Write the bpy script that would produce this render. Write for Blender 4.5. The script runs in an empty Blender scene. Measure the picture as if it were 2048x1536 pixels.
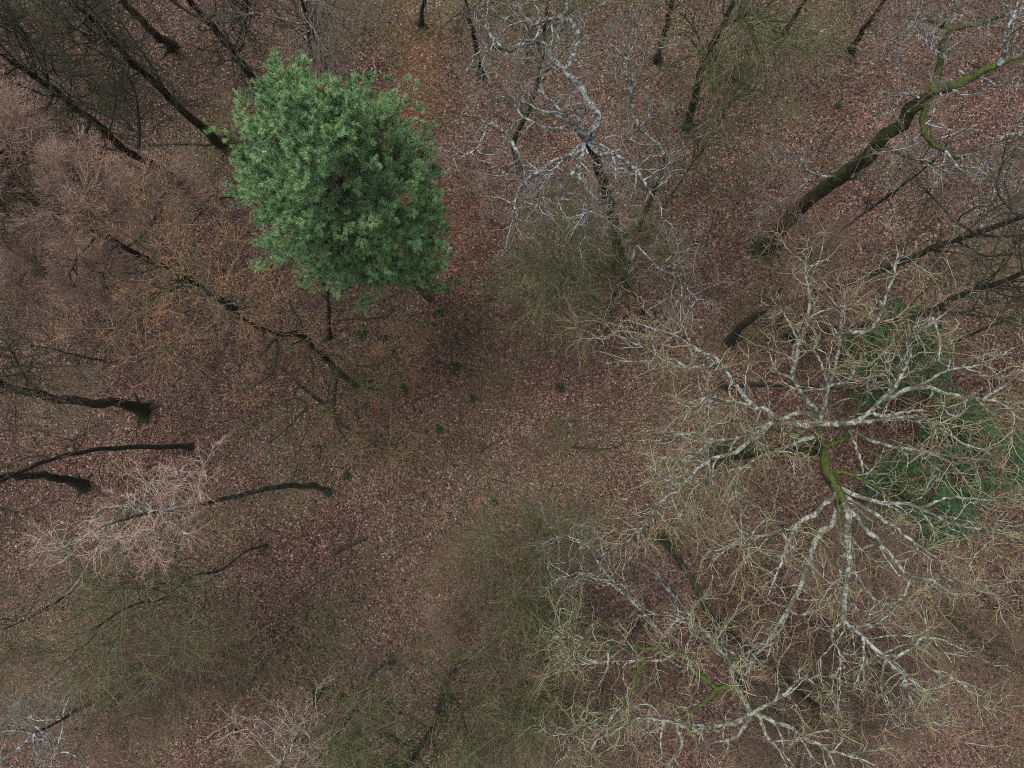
import bpy, math, random
import numpy as np
from mathutils import Vector, Matrix

# ------------------------------------------------------------------ camera, sky, sun, exposure
scene = bpy.context.scene
COL = scene.collection
CAM_H = 40.0
LENS = 24.0
FPX = LENS / 36.0 * 2048.0
cam_data = bpy.data.cameras.new("camera")
cam_data.sensor_width = 36.0
cam_data.lens = LENS
cam_data.clip_start = 0.5
cam_data.clip_end = 1500.0
cam = bpy.data.objects.new("camera", cam_data)
COL.objects.link(cam)
NADIR = (1100.0, 820.0)                      # where straight down falls in the 2048 x 1536 photograph
dn = Vector(((NADIR[0] - 1024) / FPX, -(NADIR[1] - 768) / FPX, -1.0)).normalized()
ROT = dn.rotation_difference(Vector((0, 0, -1)))
cam.rotation_mode = 'QUATERNION'
cam.rotation_quaternion = ROT
cam.location = (0, 0, CAM_H)
scene.camera = cam

SUN_EL, SUN_AZ = math.radians(68), math.radians(-42)
world = bpy.data.worlds.new("World")
scene.world = world
world.use_nodes = True
wt = world.node_tree
bg = wt.nodes["Background"]
sky = wt.nodes.new("ShaderNodeTexSky")
sky.sky_type = 'NISHITA'
sky.sun_disc = False
sky.sun_elevation = SUN_EL
sky.sun_rotation = SUN_AZ
sky.air_density = 1.0
sky.dust_density = 4.0
hs = wt.nodes.new("ShaderNodeHueSaturation")     # cloud cover takes most of the blue out
hs.inputs['Saturation'].default_value = 0.22
wt.links.new(sky.outputs[0], hs.inputs['Color'])
wt.links.new(hs.outputs[0], bg.inputs['Color'])
bg.inputs['Strength'].default_value = 0.145

sl = bpy.data.lights.new("sun", 'SUN')
sl.energy = 0.95
sl.angle = math.radians(35)
sl.color = (1.0, 0.96, 0.9)
sun = bpy.data.objects.new("sun", sl)
COL.objects.link(sun)
sd = Vector((math.sin(SUN_AZ) * math.cos(SUN_EL), math.cos(SUN_AZ) * math.cos(SUN_EL), math.sin(SUN_EL)))
sun.rotation_euler = sd.to_track_quat('Z', 'Y').to_euler()
sun.location = sd * 80

vs = scene.view_settings
vs.view_transform = 'Standard'
vs.look = 'None'
vs.gamma = 1.0
vs.exposure = 0.9
scene.cycles.use_denoising = False            # the denoiser smears twigs and leaves
scene.cycles.pixel_filter_type = 'BLACKMAN_HARRIS'
scene.cycles.filter_width = 1.0
scene.cycles.max_bounces = 4
scene.cycles.diffuse_bounces = 3

# ------------------------------------------------------------------ helpers
RM = np.array(ROT.to_matrix())
CAMP = np.array([0.0, 0.0, CAM_H])


def W(u, v, z):
    """the place in the wood, at height z, that the photograph shows at (u, v)"""
    d = RM @ np.array([(u - 1024) / FPX, -(v - 768) / FPX, -1.0])
    return CAMP + d * ((z - CAM_H) / d[2])


def PIX(p):
    q = (np.atleast_2d(p) - CAMP) @ RM
    return np.stack([1024 + FPX * q[:, 0] / -q[:, 2], 768 - FPX * q[:, 1] / -q[:, 2]], 1)


def ground_z(x, y):
    return (0.10 * np.sin(x * 0.31 + 1.3) * np.cos(y * 0.27 + 0.4) + 0.05 * np.sin(x * 0.9 + y * 0.6)
            + 0.03 * np.sin(x * 2.1 - y * 1.7 + 2.0))


def nrm(a):
    return a / np.maximum(np.linalg.norm(a, axis=-1, keepdims=True), 1e-9)


class MB:
    """collects numpy geometry for ONE mesh object"""
    def __init__(self):
        self.v, self.q, self.a, self.m, self.n = [], [], [], [], 0

    def add(self, v, f, a, mi=0):
        if len(v) == 0:
            return
        self.v.append(np.asarray(v, dtype=np.float32))
        self.q.append((np.asarray(f, dtype=np.int32) + self.n, mi))
        self.a.append(np.asarray(a, dtype=np.float32))
        self.n += len(v)

    def tubes(self, P, R, S, att, mi=0, rng=None, rough=0.0):
        """P (N,K,3), R (N,K), att (N,) -> tubes"""
        N, K = P.shape[:2]
        if N == 0:
            return
        T = np.empty_like(P)
        T[:, 1:-1] = P[:, 2:] - P[:, :-2]
        T[:, 0] = P[:, 1] - P[:, 0]
        T[:, -1] = P[:, -1] - P[:, -2]
        T = nrm(T)
        avg = nrm(P[:, -1] - P[:, 0] + 1e-6)
        ref = np.where(np.abs(avg[:, 2:3]) < 0.75, np.array([[0, 0, 1.0]]), np.array([[1.0, 0, 0]]))
        U = nrm(np.cross(T, ref[:, None, :]))
        V = np.cross(T, U)
        ang = np.arange(S) / S * 2 * math.pi
        rr = R[:, :, None, None] * np.ones((1, 1, S, 1))
        if rough > 0:
            ph = np.linspace(0, 1, K)[None, :, None, None]
            rr = rr * (1 + rough * rng.normal(size=(N, K, S, 1)))
        v = P[:, :, None, :] + rr * (np.cos(ang)[None, None, :, None] * U[:, :, None, :]
                                     + np.sin(ang)[None, None, :, None] * V[:, :, None, :])
        base = (np.arange(N) * K * S)[:, None, None]
        k = np.arange(K - 1)[None, :, None] * S
        s = np.arange(S)[None, None, :]
        s2 = (s + 1) % S
        f = np.stack([base + k + s, base + k + s2, base + k + S + s2, base + k + S + s], -1).reshape(-1, 4)
        self.add(v.reshape(-1, 3), f, np.repeat(att, K * S), mi)

    def build(self, name, mats, parent=None, origin=(0, 0, 0), smooth=True):
        if not isinstance(mats, (list, tuple)):
            mats = [mats]
        v = np.concatenate(self.v) - np.asarray(origin, dtype=np.float32)
        me = bpy.data.meshes.new(name)
        me.vertices.add(len(v))
        me.vertices.foreach_set("co", v.ravel())
        loops = np.concatenate([q.ravel() for q, _ in self.q])
        tot = np.concatenate([np.full(len(q), q.shape[1], np.int32) for q, _ in self.q])
        mi = np.concatenate([np.full(len(q), m, np.int32) for q, m in self.q])
        start = np.concatenate([[0], np.cumsum(tot)[:-1]]).astype(np.int32)
        me.loops.add(len(loops))
        me.loops.foreach_set("vertex_index", loops)
        me.polygons.add(len(tot))
        me.polygons.foreach_set("loop_start", start)
        me.polygons.foreach_set("material_index", mi)
        if smooth:
            me.polygons.foreach_set("use_smooth", np.ones(len(tot), bool))
        at = me.attributes.new("tone", 'FLOAT', 'POINT')
        at.data.foreach_set("value", np.concatenate(self.a))
        me.update(calc_edges=True)
        for m in mats:
            me.materials.append(m)
        o = bpy.data.objects.new(name, me)
        COL.objects.link(o)
        if parent is not None:
            o.parent = parent
        return o


def tag(o, label=None, cat=None, group=None, kind=None):
    if label:
        o["label"] = label
    if cat:
        o["category"] = cat
    if group:
        o["group"] = group
    if kind:
        o["kind"] = kind
    return o


# ------------------------------------------------------------------ materials
def new_mat(name, rough=0.9):
    m = bpy.data.materials.new(name)
    m.use_nodes = True
    nt = m.node_tree
    b = nt.nodes["Principled BSDF"]
    b.inputs['Roughness'].default_value = rough
    b.inputs['Specular IOR Level'].default_value = 0.2
    return m, nt, b


def N(nt, typ, **kw):
    n = nt.nodes.new(typ)
    for k, v in kw.items():
        setattr(n, k, v)
    return n


def ramp(nt, src, stops, interp='LINEAR'):
    r = nt.nodes.new("ShaderNodeValToRGB")
    r.color_ramp.interpolation = interp
    els = r.color_ramp.elements
    while len(els) < len(stops):
        els.new(0.5)
    for e, (p, c) in zip(els, stops):
        e.position = p
        e.color = (c[0], c[1], c[2], 1) if not isinstance(c, (int, float)) else (c, c, c, 1)
    nt.links.new(src, r.inputs[0])
    return r.outputs[0]


def noise(nt, vec, scale, detail=3.0, rough=0.6):
    n = nt.nodes.new("ShaderNodeTexNoise")
    n.inputs['Scale'].default_value = scale
    n.inputs['Detail'].default_value = detail
    n.inputs['Roughness'].default_value = rough
    nt.links.new(vec, n.inputs['Vector'])
    return n.outputs['Fac']


def mixc(nt, fac, a, b):
    n = nt.nodes.new("ShaderNodeMix")
    n.data_type = 'RGBA'
    for i, s in ((0, fac), (6, a), (7, b)):
        if isinstance(s, (int, float)):
            n.inputs[i].default_value = s
        elif isinstance(s, tuple):
            n.inputs[i].default_value = (*s, 1)
        else:
            nt.links.new(s, n.inputs[i])
    return n.outputs[2]


def mth(nt, op, a, b=0.0, clamp=False):
    n = nt.nodes.new("ShaderNodeMath")
    n.operation = op
    n.use_clamp = clamp
    for i, s in ((0, a), (1, b)):
        if isinstance(s, (int, float)):
            n.inputs[i].default_value = s
        else:
            nt.links.new(s, n.inputs[i])
    return n.outputs[0]


def bark(name, dark, light, lichen, lich_amt, moss_amt, moss=(0.055, 0.10, 0.012), bump=1.0):
    m, nt, b = new_mat(name, 0.95)
    tc = N(nt, "ShaderNodeTexCoord").outputs['Object']
    geo = N(nt, "ShaderNodeNewGeometry")
    sep = N(nt, "ShaderNodeSeparateXYZ")
    nt.links.new(geo.outputs['Normal'], sep.inputs[0])
    c = mixc(nt, ramp(nt, noise(nt, tc, 11.0, 4), [(0.35, 0.0), (0.65, 1.0)]), dark, light)
    if lich_amt > 0:
        ln = noise(nt, tc, 7.0, 5, 0.7)
        lo = 0.66 - 0.34 * lich_amt
        c = mixc(nt, ramp(nt, ln, [(lo, 0.0), (lo + 0.06, 1.0)]), c, lichen)
        ln2 = noise(nt, tc, 2.3, 3, 0.6)
        c = mixc(nt, ramp(nt, ln2, [(0.50, 0.0), (0.60, 0.85)]), c, (dark[0] * 1.1, dark[1] * 1.1, dark[2] * 1.0))
    if moss_amt > 0:
        mn = noise(nt, tc, 2.2, 6, 0.7)
        f = mth(nt, 'ADD', mth(nt, 'MULTIPLY', sep.outputs[2], 0.22), mn)
        lo = 0.86 - 0.42 * moss_amt
        f = ramp(nt, f, [(lo, 0.0), (lo + 0.16, 0.92)])
        f = mth(nt, 'MULTIPLY', f, ramp(nt, noise(nt, tc, 9.0, 4, 0.7), [(0.34, 0.10), (0.58, 1.0)]))
        mc = mixc(nt, noise(nt, tc, 25.0, 2), (moss[0] * 0.45, moss[1] * 0.5, moss[2] * 0.6), moss)
        c = mixc(nt, f, c, mc)
    nt.links.new(c, b.inputs['Base Color'])
    bp = N(nt, "ShaderNodeBump")
    bp.inputs['Strength'].default_value = bump
    bp.inputs['Distance'].default_value = 0.03
    nt.links.new(noise(nt, tc, 22.0, 4), bp.inputs['Height'])
    nt.links.new(bp.outputs[0], b.inputs['Normal'])
    return m


def twig(name, stops, interp='LINEAR'):
    m, nt, b = new_mat(name, 0.9)
    at = N(nt, "ShaderNodeAttribute")
    at.attribute_name = "tone"
    nt.links.new(ramp(nt, at.outputs['Fac'], stops, interp), b.inputs['Base Color'])
    return m


GREY_L = (0.29, 0.315, 0.305)
M = {}
M['bark_dark'] = bark("dark bark", (0.014, 0.013, 0.010), (0.045, 0.040, 0.030), (0.2, 0.22, 0.2), 0.0, 0.45,
                      (0.035, 0.055, 0.012))
M['bark_moss'] = bark("mossy bark", (0.026, 0.025, 0.016), (0.075, 0.070, 0.048), (0.25, 0.28, 0.24), 0.3, 0.75,
                        (0.065, 0.095, 0.020))
M['bark_bright_moss'] = bark("bright mossy bark", (0.014, 0.013, 0.009), (0.036, 0.033, 0.024), (0.2, 0.22, 0.18), 0.10,
                             0.92, (0.085, 0.118, 0.018))
M['bark_lichen'] = bark("lichen bark", (0.035, 0.034, 0.030), (0.13, 0.135, 0.13), GREY_L, 0.55, 0.25,
                        (0.09, 0.12, 0.015))
M['bark_pale'] = bark("pale bark", (0.10, 0.085, 0.07), (0.26, 0.235, 0.21), (0.36, 0.37, 0.35), 0.4, 0.1)
M['bark_brown'] = bark("plain brown bark", (0.045, 0.038, 0.03), (0.14, 0.125, 0.105), (0.25, 0.27, 0.25), 0.25, 0.2)
M['bark_pine'] = bark("pine bark", (0.035, 0.028, 0.022), (0.10, 0.085, 0.07), (0.2, 0.19, 0.17), 0.3, 0.0)
M['bark_oak'] = bark("oak limb bark", (0.045, 0.042, 0.032), (0.14, 0.14, 0.118), (0.27, 0.285, 0.25), 0.55, 0.36,
                     (0.13, 0.15, 0.02))
M['wood_bare'] = bark("bare dead wood", (0.22, 0.18, 0.13), (0.45, 0.40, 0.33), (0.4, 0.4, 0.38), 0.3, 0.0)
M['twig_grey'] = twig("grey lichen twigs", [(0.0, (0.055, 0.042, 0.030)), (0.45, (0.105, 0.085, 0.064)),
                                            (0.8, (0.155, 0.15, 0.125)), (1.0, (0.23, 0.245, 0.22))])
M['twig_oak'] = twig("yellow lichen twigs", [(0.0, (0.098, 0.052, 0.035)), (0.3, (0.185, 0.115, 0.080)), (0.5, (0.175, 0.145, 0.095)),
                                             (0.72, (0.21, 0.212, 0.092)), (0.88, (0.25, 0.265, 0.14)), (1.0, (0.29, 0.305, 0.25))])
M['twig_pink'] = twig("pink twigs", [(0.0, (0.13, 0.082, 0.060)), (0.5, (0.24, 0.165, 0.135)), (0.85, (0.33, 0.225, 0.175)),
                                             (1.0, (0.38, 0.33, 0.30))])
M['twig_pale'] = twig("pale pink twigs", [(0.0, (0.24, 0.115, 0.080)), (0.4, (0.32, 0.195, 0.155)), (0.75, (0.36, 0.27, 0.23)),
                                          (1.0, (0.45, 0.40, 0.37))])
M['twig_orange'] = twig("orange twigs", [(0.0, (0.11, 0.068, 0.042)), (0.4, (0.24, 0.145, 0.085)), (0.8, (0.34, 0.19, 0.095)),
                                                (1.0, (0.42, 0.22, 0.075))])
M['twig_dark'] = twig("dark mossy twigs", [(0.0, (0.018, 0.02, 0.012)), (0.6, (0.04, 0.042, 0.025)),
                                           (1.0, (0.085, 0.085, 0.06))])
M['twig_olive'] = twig("olive mossy twigs", [(0.0, (0.035, 0.040, 0.020)), (0.5, (0.10, 0.108, 0.052)), (0.85, (0.19, 0.18, 0.10)),
                                               (1.0, (0.25, 0.24, 0.17))])
M['twig_brown'] = twig("brown twigs", [(0.0, (0.06, 0.040, 0.028)), (0.5, (0.15, 0.10, 0.072)), (0.85, (0.23, 0.165, 0.125)),
                                               (1.0, (0.27, 0.24, 0.20))])
M['needles'] = twig("pine needles", [(0.0, (0.040, 0.100, 0.055)), (0.3, (0.105, 0.205, 0.095)), (0.6, (0.19, 0.315, 0.130)),
                                     (0.85, (0.30, 0.42, 0.19)), (0.97, (0.37, 0.46, 0.25)), (1.0, (0.24, 0.11, 0.06))])
M['needles_dark'] = twig("dark conifer needles", [(0.0, (0.028, 0.075, 0.034)), (0.6, (0.070, 0.160, 0.062)),
                                                  (1.0, (0.13, 0.24, 0.095))])
M['tuft'] = twig("evergreen tuft leaves", [(0.0, (0.01, 0.016, 0.006)), (0.6, (0.028, 0.05, 0.012)),
                                           (1.0, (0.06, 0.10, 0.02))])
M['leaf'] = twig("fallen leaves", [(0.0, (0.0130, 0.0095, 0.0070)), (0.08, (0.0465, 0.0323, 0.0246)), (0.17, (0.0279, 0.0171, 0.0123)),
                                   (0.25, (0.0837, 0.0475, 0.0282)), (0.33, (0.0651, 0.0494, 0.0422)), (0.40, (0.1163, 0.0589, 0.0317)),
                                   (0.47, (0.1023, 0.0798, 0.0660)), (0.54, (0.1535, 0.0855, 0.0458)), (0.60, (0.1302, 0.1026, 0.0810)),
                                   (0.66, (0.1953, 0.1283, 0.0748)), (0.72, (0.1860, 0.1520, 0.1232)), (0.77, (0.2511, 0.1900, 0.1320)),
                                   (0.80, (0.2976, 0.2565, 0.2200)), (0.81, (0.0465, 0.0209, 0.0123)), (0.88, (0.1395, 0.0494, 0.0211)),
                                   (0.95, (0.1860, 0.0760, 0.0370))], 'CONSTANT')
M['withered'] = twig("withered leaves", [(0.0, (0.17, 0.07, 0.025)), (0.7, (0.28, 0.13, 0.04)), (1.0, (0.38, 0.26, 0.12))])



def patch(x, y, seed, scale):
    r = np.random.default_rng(seed)
    o = np.zeros_like(x)
    for k in range(14):
        a, f = r.uniform(0, 6.283), scale * r.uniform(0.4, 2.6)
        o = o + np.sin(x * f * np.cos(a) + y * f * np.sin(a) + r.uniform(0, 6.283) + 1.3 * np.sin(x * f * 0.6 - y * f * 0.4)) / (f / scale) ** 0.5
    return o / 3.6


def ground_mat():
    m, nt, b = new_mat("leaf litter", 0.95)
    tc = N(nt, "ShaderNodeTexCoord").outputs['Object']
    vo = N(nt, "ShaderNodeTexVoronoi")
    vo.inputs['Scale'].default_value = 11.0
    nt.links.new(tc, vo.inputs['Vector'])
    sepc = N(nt, "ShaderNodeSeparateColor")
    nt.links.new(vo.outputs['Color'], sepc.inputs[0])
    c = ramp(nt, sepc.outputs[0], [(0.0, (0.022, 0.013, 0.011)), (0.35, (0.07, 0.036, 0.03)), (0.7, (0.12, 0.065, 0.052)),
                                   (0.92, (0.18, 0.105, 0.085)), (1.0, (0.32, 0.24, 0.21))])
    big = ramp(nt, noise(nt, tc, 0.22, 5, 0.65), [(0.42, 0.0), (0.66, 0.6)])
    c = mixc(nt, big, c, (0.045, 0.036, 0.026))
    at = N(nt, "ShaderNodeAttribute")
    at.attribute_name = "tone"
    gr = mth(nt, 'MULTIPLY', at.outputs['Fac'], ramp(nt, noise(nt, tc, 3.0, 5, 0.75), [(0.40, 0.1), (0.62, 1.0)]))
    c = mixc(nt, gr, c, (0.06, 0.068, 0.026))
    nt.links.new(c, b.inputs['Base Color'])
    bp = N(nt, "ShaderNodeBump")
    bp.inputs['Strength'].default_value = 0.8
    bp.inputs['Distance'].default_value = 0.05
    nt.links.new(vo.outputs['Distance'], bp.inputs['Height'])
    nt.links.new(bp.outputs[0], b.inputs['Normal'])
    return m


# ------------------------------------------------------------------ ground and its fallen leaves
def build_ground():
    xs = np.concatenate([[-600, -250, -120, -70], np.arange(-48, 48.1, 0.4), [70, 120, 250, 600]])
    X, Y = np.meshgrid(xs, xs)
    fade = np.clip((80 - np.maximum(abs(X), abs(Y))) / 30, 0, 1)
    Z = ground_z(X, Y) * fade
    n = len(xs)
    i = np.arange(n - 1)
    a = (i[:, None] * n + i[None, :]).ravel()
    f = np.stack([a, a + 1, a + n + 1, a + n], 1)
    mb = MB()
    mb.add(np.stack([X, Y, Z], -1).reshape(-1, 3), f, np.clip(0.05 + 0.6 * patch(X, Y, 9, 0.35), 0, 1).ravel())
    tag(mb.build("ground", ground_mat()), kind="structure")
    # leaves lying on it
    rng = np.random.default_rng(5)
    n = 1200000
    x = rng.uniform(-39, 37, n)
    y = rng.uniform(-29, 31, n)
    # drifts: thick in places, thin where moss and soil show
    keep = rng.random(n) < np.clip(0.80 - 0.16 * patch(x, y, 9, 0.35) + 0.18 * patch(x, y, 12, 1.6), 0.3, 1)
    x, y = x[keep], y[keep]
    n = len(x)
    z = ground_z(x, y) + rng.uniform(0.004, 0.05, n)
    L = rng.gamma(6.0, 0.0060, n).clip(0.018, 0.085)
    wd = L * rng.uniform(0.5, 0.85, n)
    a = rng.uniform(0, 2 * math.pi, n)
    tl, tr = rng.normal(0, 0.45, n), rng.normal(0, 0.45, n)
    d = np.stack([np.cos(a), np.sin(a), tl], 1)
    s = np.stack([-np.sin(a), np.cos(a), tr], 1)
    p = np.stack([x, y, z], 1)
    v = np.stack([p - d * L[:, None], p + s * wd[:, None] + d * (0.15 * L)[:, None], p + d * L[:, None],
                  p - s * wd[:, None] + d * (0.15 * L)[:, None]], 1).reshape(-1, 3)
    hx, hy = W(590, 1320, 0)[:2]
    tone = 0.8 * np.clip(rng.beta(1.15, 1.45, n) * (1 + 0.34 * patch(x, y, 14, 0.5) + 0.24 * patch(x, y, 18, 2.2)) + 0.03 * patch(x, y, 15, 0.25) + 0.18 * np.exp(-((x - 1.5) ** 2 / 70 + (y + 1.5) ** 2 / 110)) - 0.08  # light of the open clearing and dimmer edges painted into the leaf tone
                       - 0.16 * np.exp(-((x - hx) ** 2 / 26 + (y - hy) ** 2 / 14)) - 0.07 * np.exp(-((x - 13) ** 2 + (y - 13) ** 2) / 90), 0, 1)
    ax, ay = W(905, 560, 0)[:2]
    bx, by = W(790, -60, 0)[:2]
    f = np.clip((y - ay) / (by - ay), -0.15, 1)          # the trodden track north of the clearing, of redder leaves
    track = np.exp(-((x - (ax + (bx - ax) * f) + 0.5 * np.sin(y * 0.5)) / 1.5) ** 2) * np.clip((y - ay + 3) / 3, 0, 1)
    tone = np.where(rng.random(n) < 0.9 * track, rng.uniform(0.82, 1.0, n), tone)
    mb = MB()
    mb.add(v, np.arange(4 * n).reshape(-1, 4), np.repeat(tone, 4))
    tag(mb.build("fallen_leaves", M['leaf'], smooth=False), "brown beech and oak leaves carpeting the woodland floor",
        "leaves", kind="stuff")


build_ground()


def build_sticks():
    rng = np.random.default_rng(77)
    n = 3200
    x, y, a = rng.uniform(-36, 34, n), rng.uniform(-27, 29, n), rng.uniform(0, 6.283, n)
    L = rng.gamma(1.3, 0.42, n) + 0.15
    P = np.zeros((n, 5, 3))
    for k in range(5):
        P[:, k, 0], P[:, k, 1] = x, y
        P[:, k, 2] = ground_z(x, y) + rng.uniform(0.02, 0.06, n)
        a = a + rng.normal(0, 0.25, n)
        x, y = x + np.cos(a) * L / 4, y + np.sin(a) * L / 4
    R = np.clip(L * 0.014, 0.006, 0.035)[:, None] * np.linspace(1, 0.5, 5)[None]
    mb = MB()
    mb.tubes(P, R, 4, rng.random(n))
    tag(mb.build("fallen_twigs", M['twig_dark']), "thin dark dead twigs strewn over the fallen leaves", "twigs", kind="stuff")


build_sticks()


# ------------------------------------------------------------------ growing bare trees
def resample(pts, K):
    """smooth (Catmull-Rom) polyline through pts with K points"""
    pts = np.asarray(pts, float)
    if len(pts) == 2:
        t = np.linspace(0, 1, K)[:, None]
        return pts[0] * (1 - t) + pts[1] * t
    P = np.vstack([2 * pts[0] - pts[1], pts, 2 * pts[-1] - pts[-2]])
    seg = np.linalg.norm(np.diff(pts, axis=0), axis=1)
    cum = np.concatenate([[0], np.cumsum(seg)])
    out = []
    for s in np.linspace(0, cum[-1], K):
        i = min(np.searchsorted(cum, s, side='right') - 1, len(pts) - 2)
        t = (s - cum[i]) / max(seg[i], 1e-6)
        p0, p1, p2, p3 = P[i], P[i + 1], P[i + 2], P[i + 3]
        out.append(0.5 * ((2 * p1) + (-p0 + p2) * t + (2 * p0 - 5 * p1 + 4 * p2 - p3) * t * t
                          + (-p0 + 3 * p1 - 3 * p2 + p3) * t ** 3))
    return np.array(out)


def grow(rng, P, R, dens, tmin, lmin, lmax, amin, amax, K, crook, up, rmax, rmin, taper=0.5, thin=0.62, flat=1.0, parents=False):
    """side branches along each of the polylines P (N,K,3)"""
    if len(P) == 0:
        return np.zeros((0, K, 3)), np.zeros((0, K))
    Np, Kp = P.shape[:2]
    seg = np.linalg.norm(np.diff(P, axis=1), axis=2)
    ln = seg.sum(1)
    cnt = np.maximum(rng.poisson(ln * dens * (1 - tmin)), 1)
    idx = np.repeat(np.arange(Np), cnt)
    m = len(idx)
    t = tmin + (1 - tmin) * np.sqrt(rng.random(m)) * 0.999
    # a last one at each tip
    first = np.concatenate([[0], np.cumsum(cnt)[:-1]])
    t[first] = 0.985
    x = t * (Kp - 1)
    i = np.minimum(x.astype(int), Kp - 2)
    fr = (x - i)[:, None]
    A, B = P[idx, i], P[idx, i + 1]
    p = A * (1 - fr) + B * fr
    r0 = R[idx, i] * (1 - fr[:, 0]) + R[idx, i + 1] * fr[:, 0]
    T = nrm(B - A)
    rv = rng.normal(size=(m, 3))
    perp = nrm(rv - (rv * T).sum(1, keepdims=True) * T)
    a = np.radians(rng.uniform(amin, amax, m))
    a[first] *= 0.35
    d = np.cos(a)[:, None] * T + np.sin(a)[:, None] * perp
    d[:, 2] = d[:, 2] * flat + up
    d = nrm(d)
    L = rng.uniform(lmin, lmax, m) * (1.15 - 0.5 * t) * np.clip(ln[idx] / np.median(ln), 0.5, 1.4)
    Q = np.empty((m, K, 3))
    Q[:, 0] = p
    bend = rng.normal(size=(m, 3)) * crook * 0.35
    for k in range(1, K):
        d = nrm(d + rng.normal(size=(m, 3)) * crook + bend + np.array([0, 0, up * 0.25]))
        Q[:, k] = Q[:, k - 1] + d * (L / (K - 1))[:, None]
    rs = np.clip(r0 * thin, rmin, rmax)
    rs = np.minimum(rs, np.maximum(L * 0.025, rmin))
    RR = rs[:, None] * np.linspace(1, taper, K)[None, :]
    return (Q, RR, idx) if parents else (Q, RR)


# style: trunk bark, limb bark, twig material, crookedness, upward pull, tones of branch / twig
STY = {
    'lichen': dict(tr='bark_moss', li='bark_lichen', tw='twig_grey', crook=0.34, up=0.05, b=(0.55, 1.0), t=(0.1, 0.95)),
    'oak': dict(tr='bark_bright_moss', li='bark_oak', tw='twig_oak', crook=0.30, up=0.06, b=(0.3, 1.0), t=(0.0, 0.72), fine=(1.0, 0.72)),
    'pale': dict(tr='bark_moss', li='bark_pale', tw='twig_pale', crook=0.22, up=0.06, b=(0.6, 1.0), t=(0.0, 0.9)),
    'pink': dict(tr='bark_dark', li='bark_moss', tw='twig_pink', crook=0.2, up=0.05, b=(0.1, 0.5), t=(0.0, 1.0)),
    'orange': dict(tr='bark_moss', li='bark_moss', tw='twig_orange', crook=0.22, up=0.05, b=(0.0, 0.4), t=(0.1, 1.0), fine=(1.2, 0.7)),
    'dark': dict(tr='bark_dark', li='bark_dark', tw='twig_dark', crook=0.15, up=0.05, b=(0.0, 0.6), t=(0.2, 1.0), fine=(1.4, 0.5)),
    'olive': dict(tr='bark_moss', li='bark_moss', tw='twig_olive', crook=0.12, up=0.10, b=(0.0, 0.8), t=(0.2, 1.0), fine=(1.6, 0.25)),
    'brown': dict(tr='bark_moss', li='bark_moss', tw='twig_brown', crook=0.2, up=0.06, b=(0.1, 0.6), t=(0.1, 1.0), fine=(1.3, 0.65)),
    'greytwig': dict(tr='bark_dark', li='bark_brown', tw='twig_grey', crook=0.2, up=0.06, b=(0.2, 0.8), t=(0.1, 0.8)),
}


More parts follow.
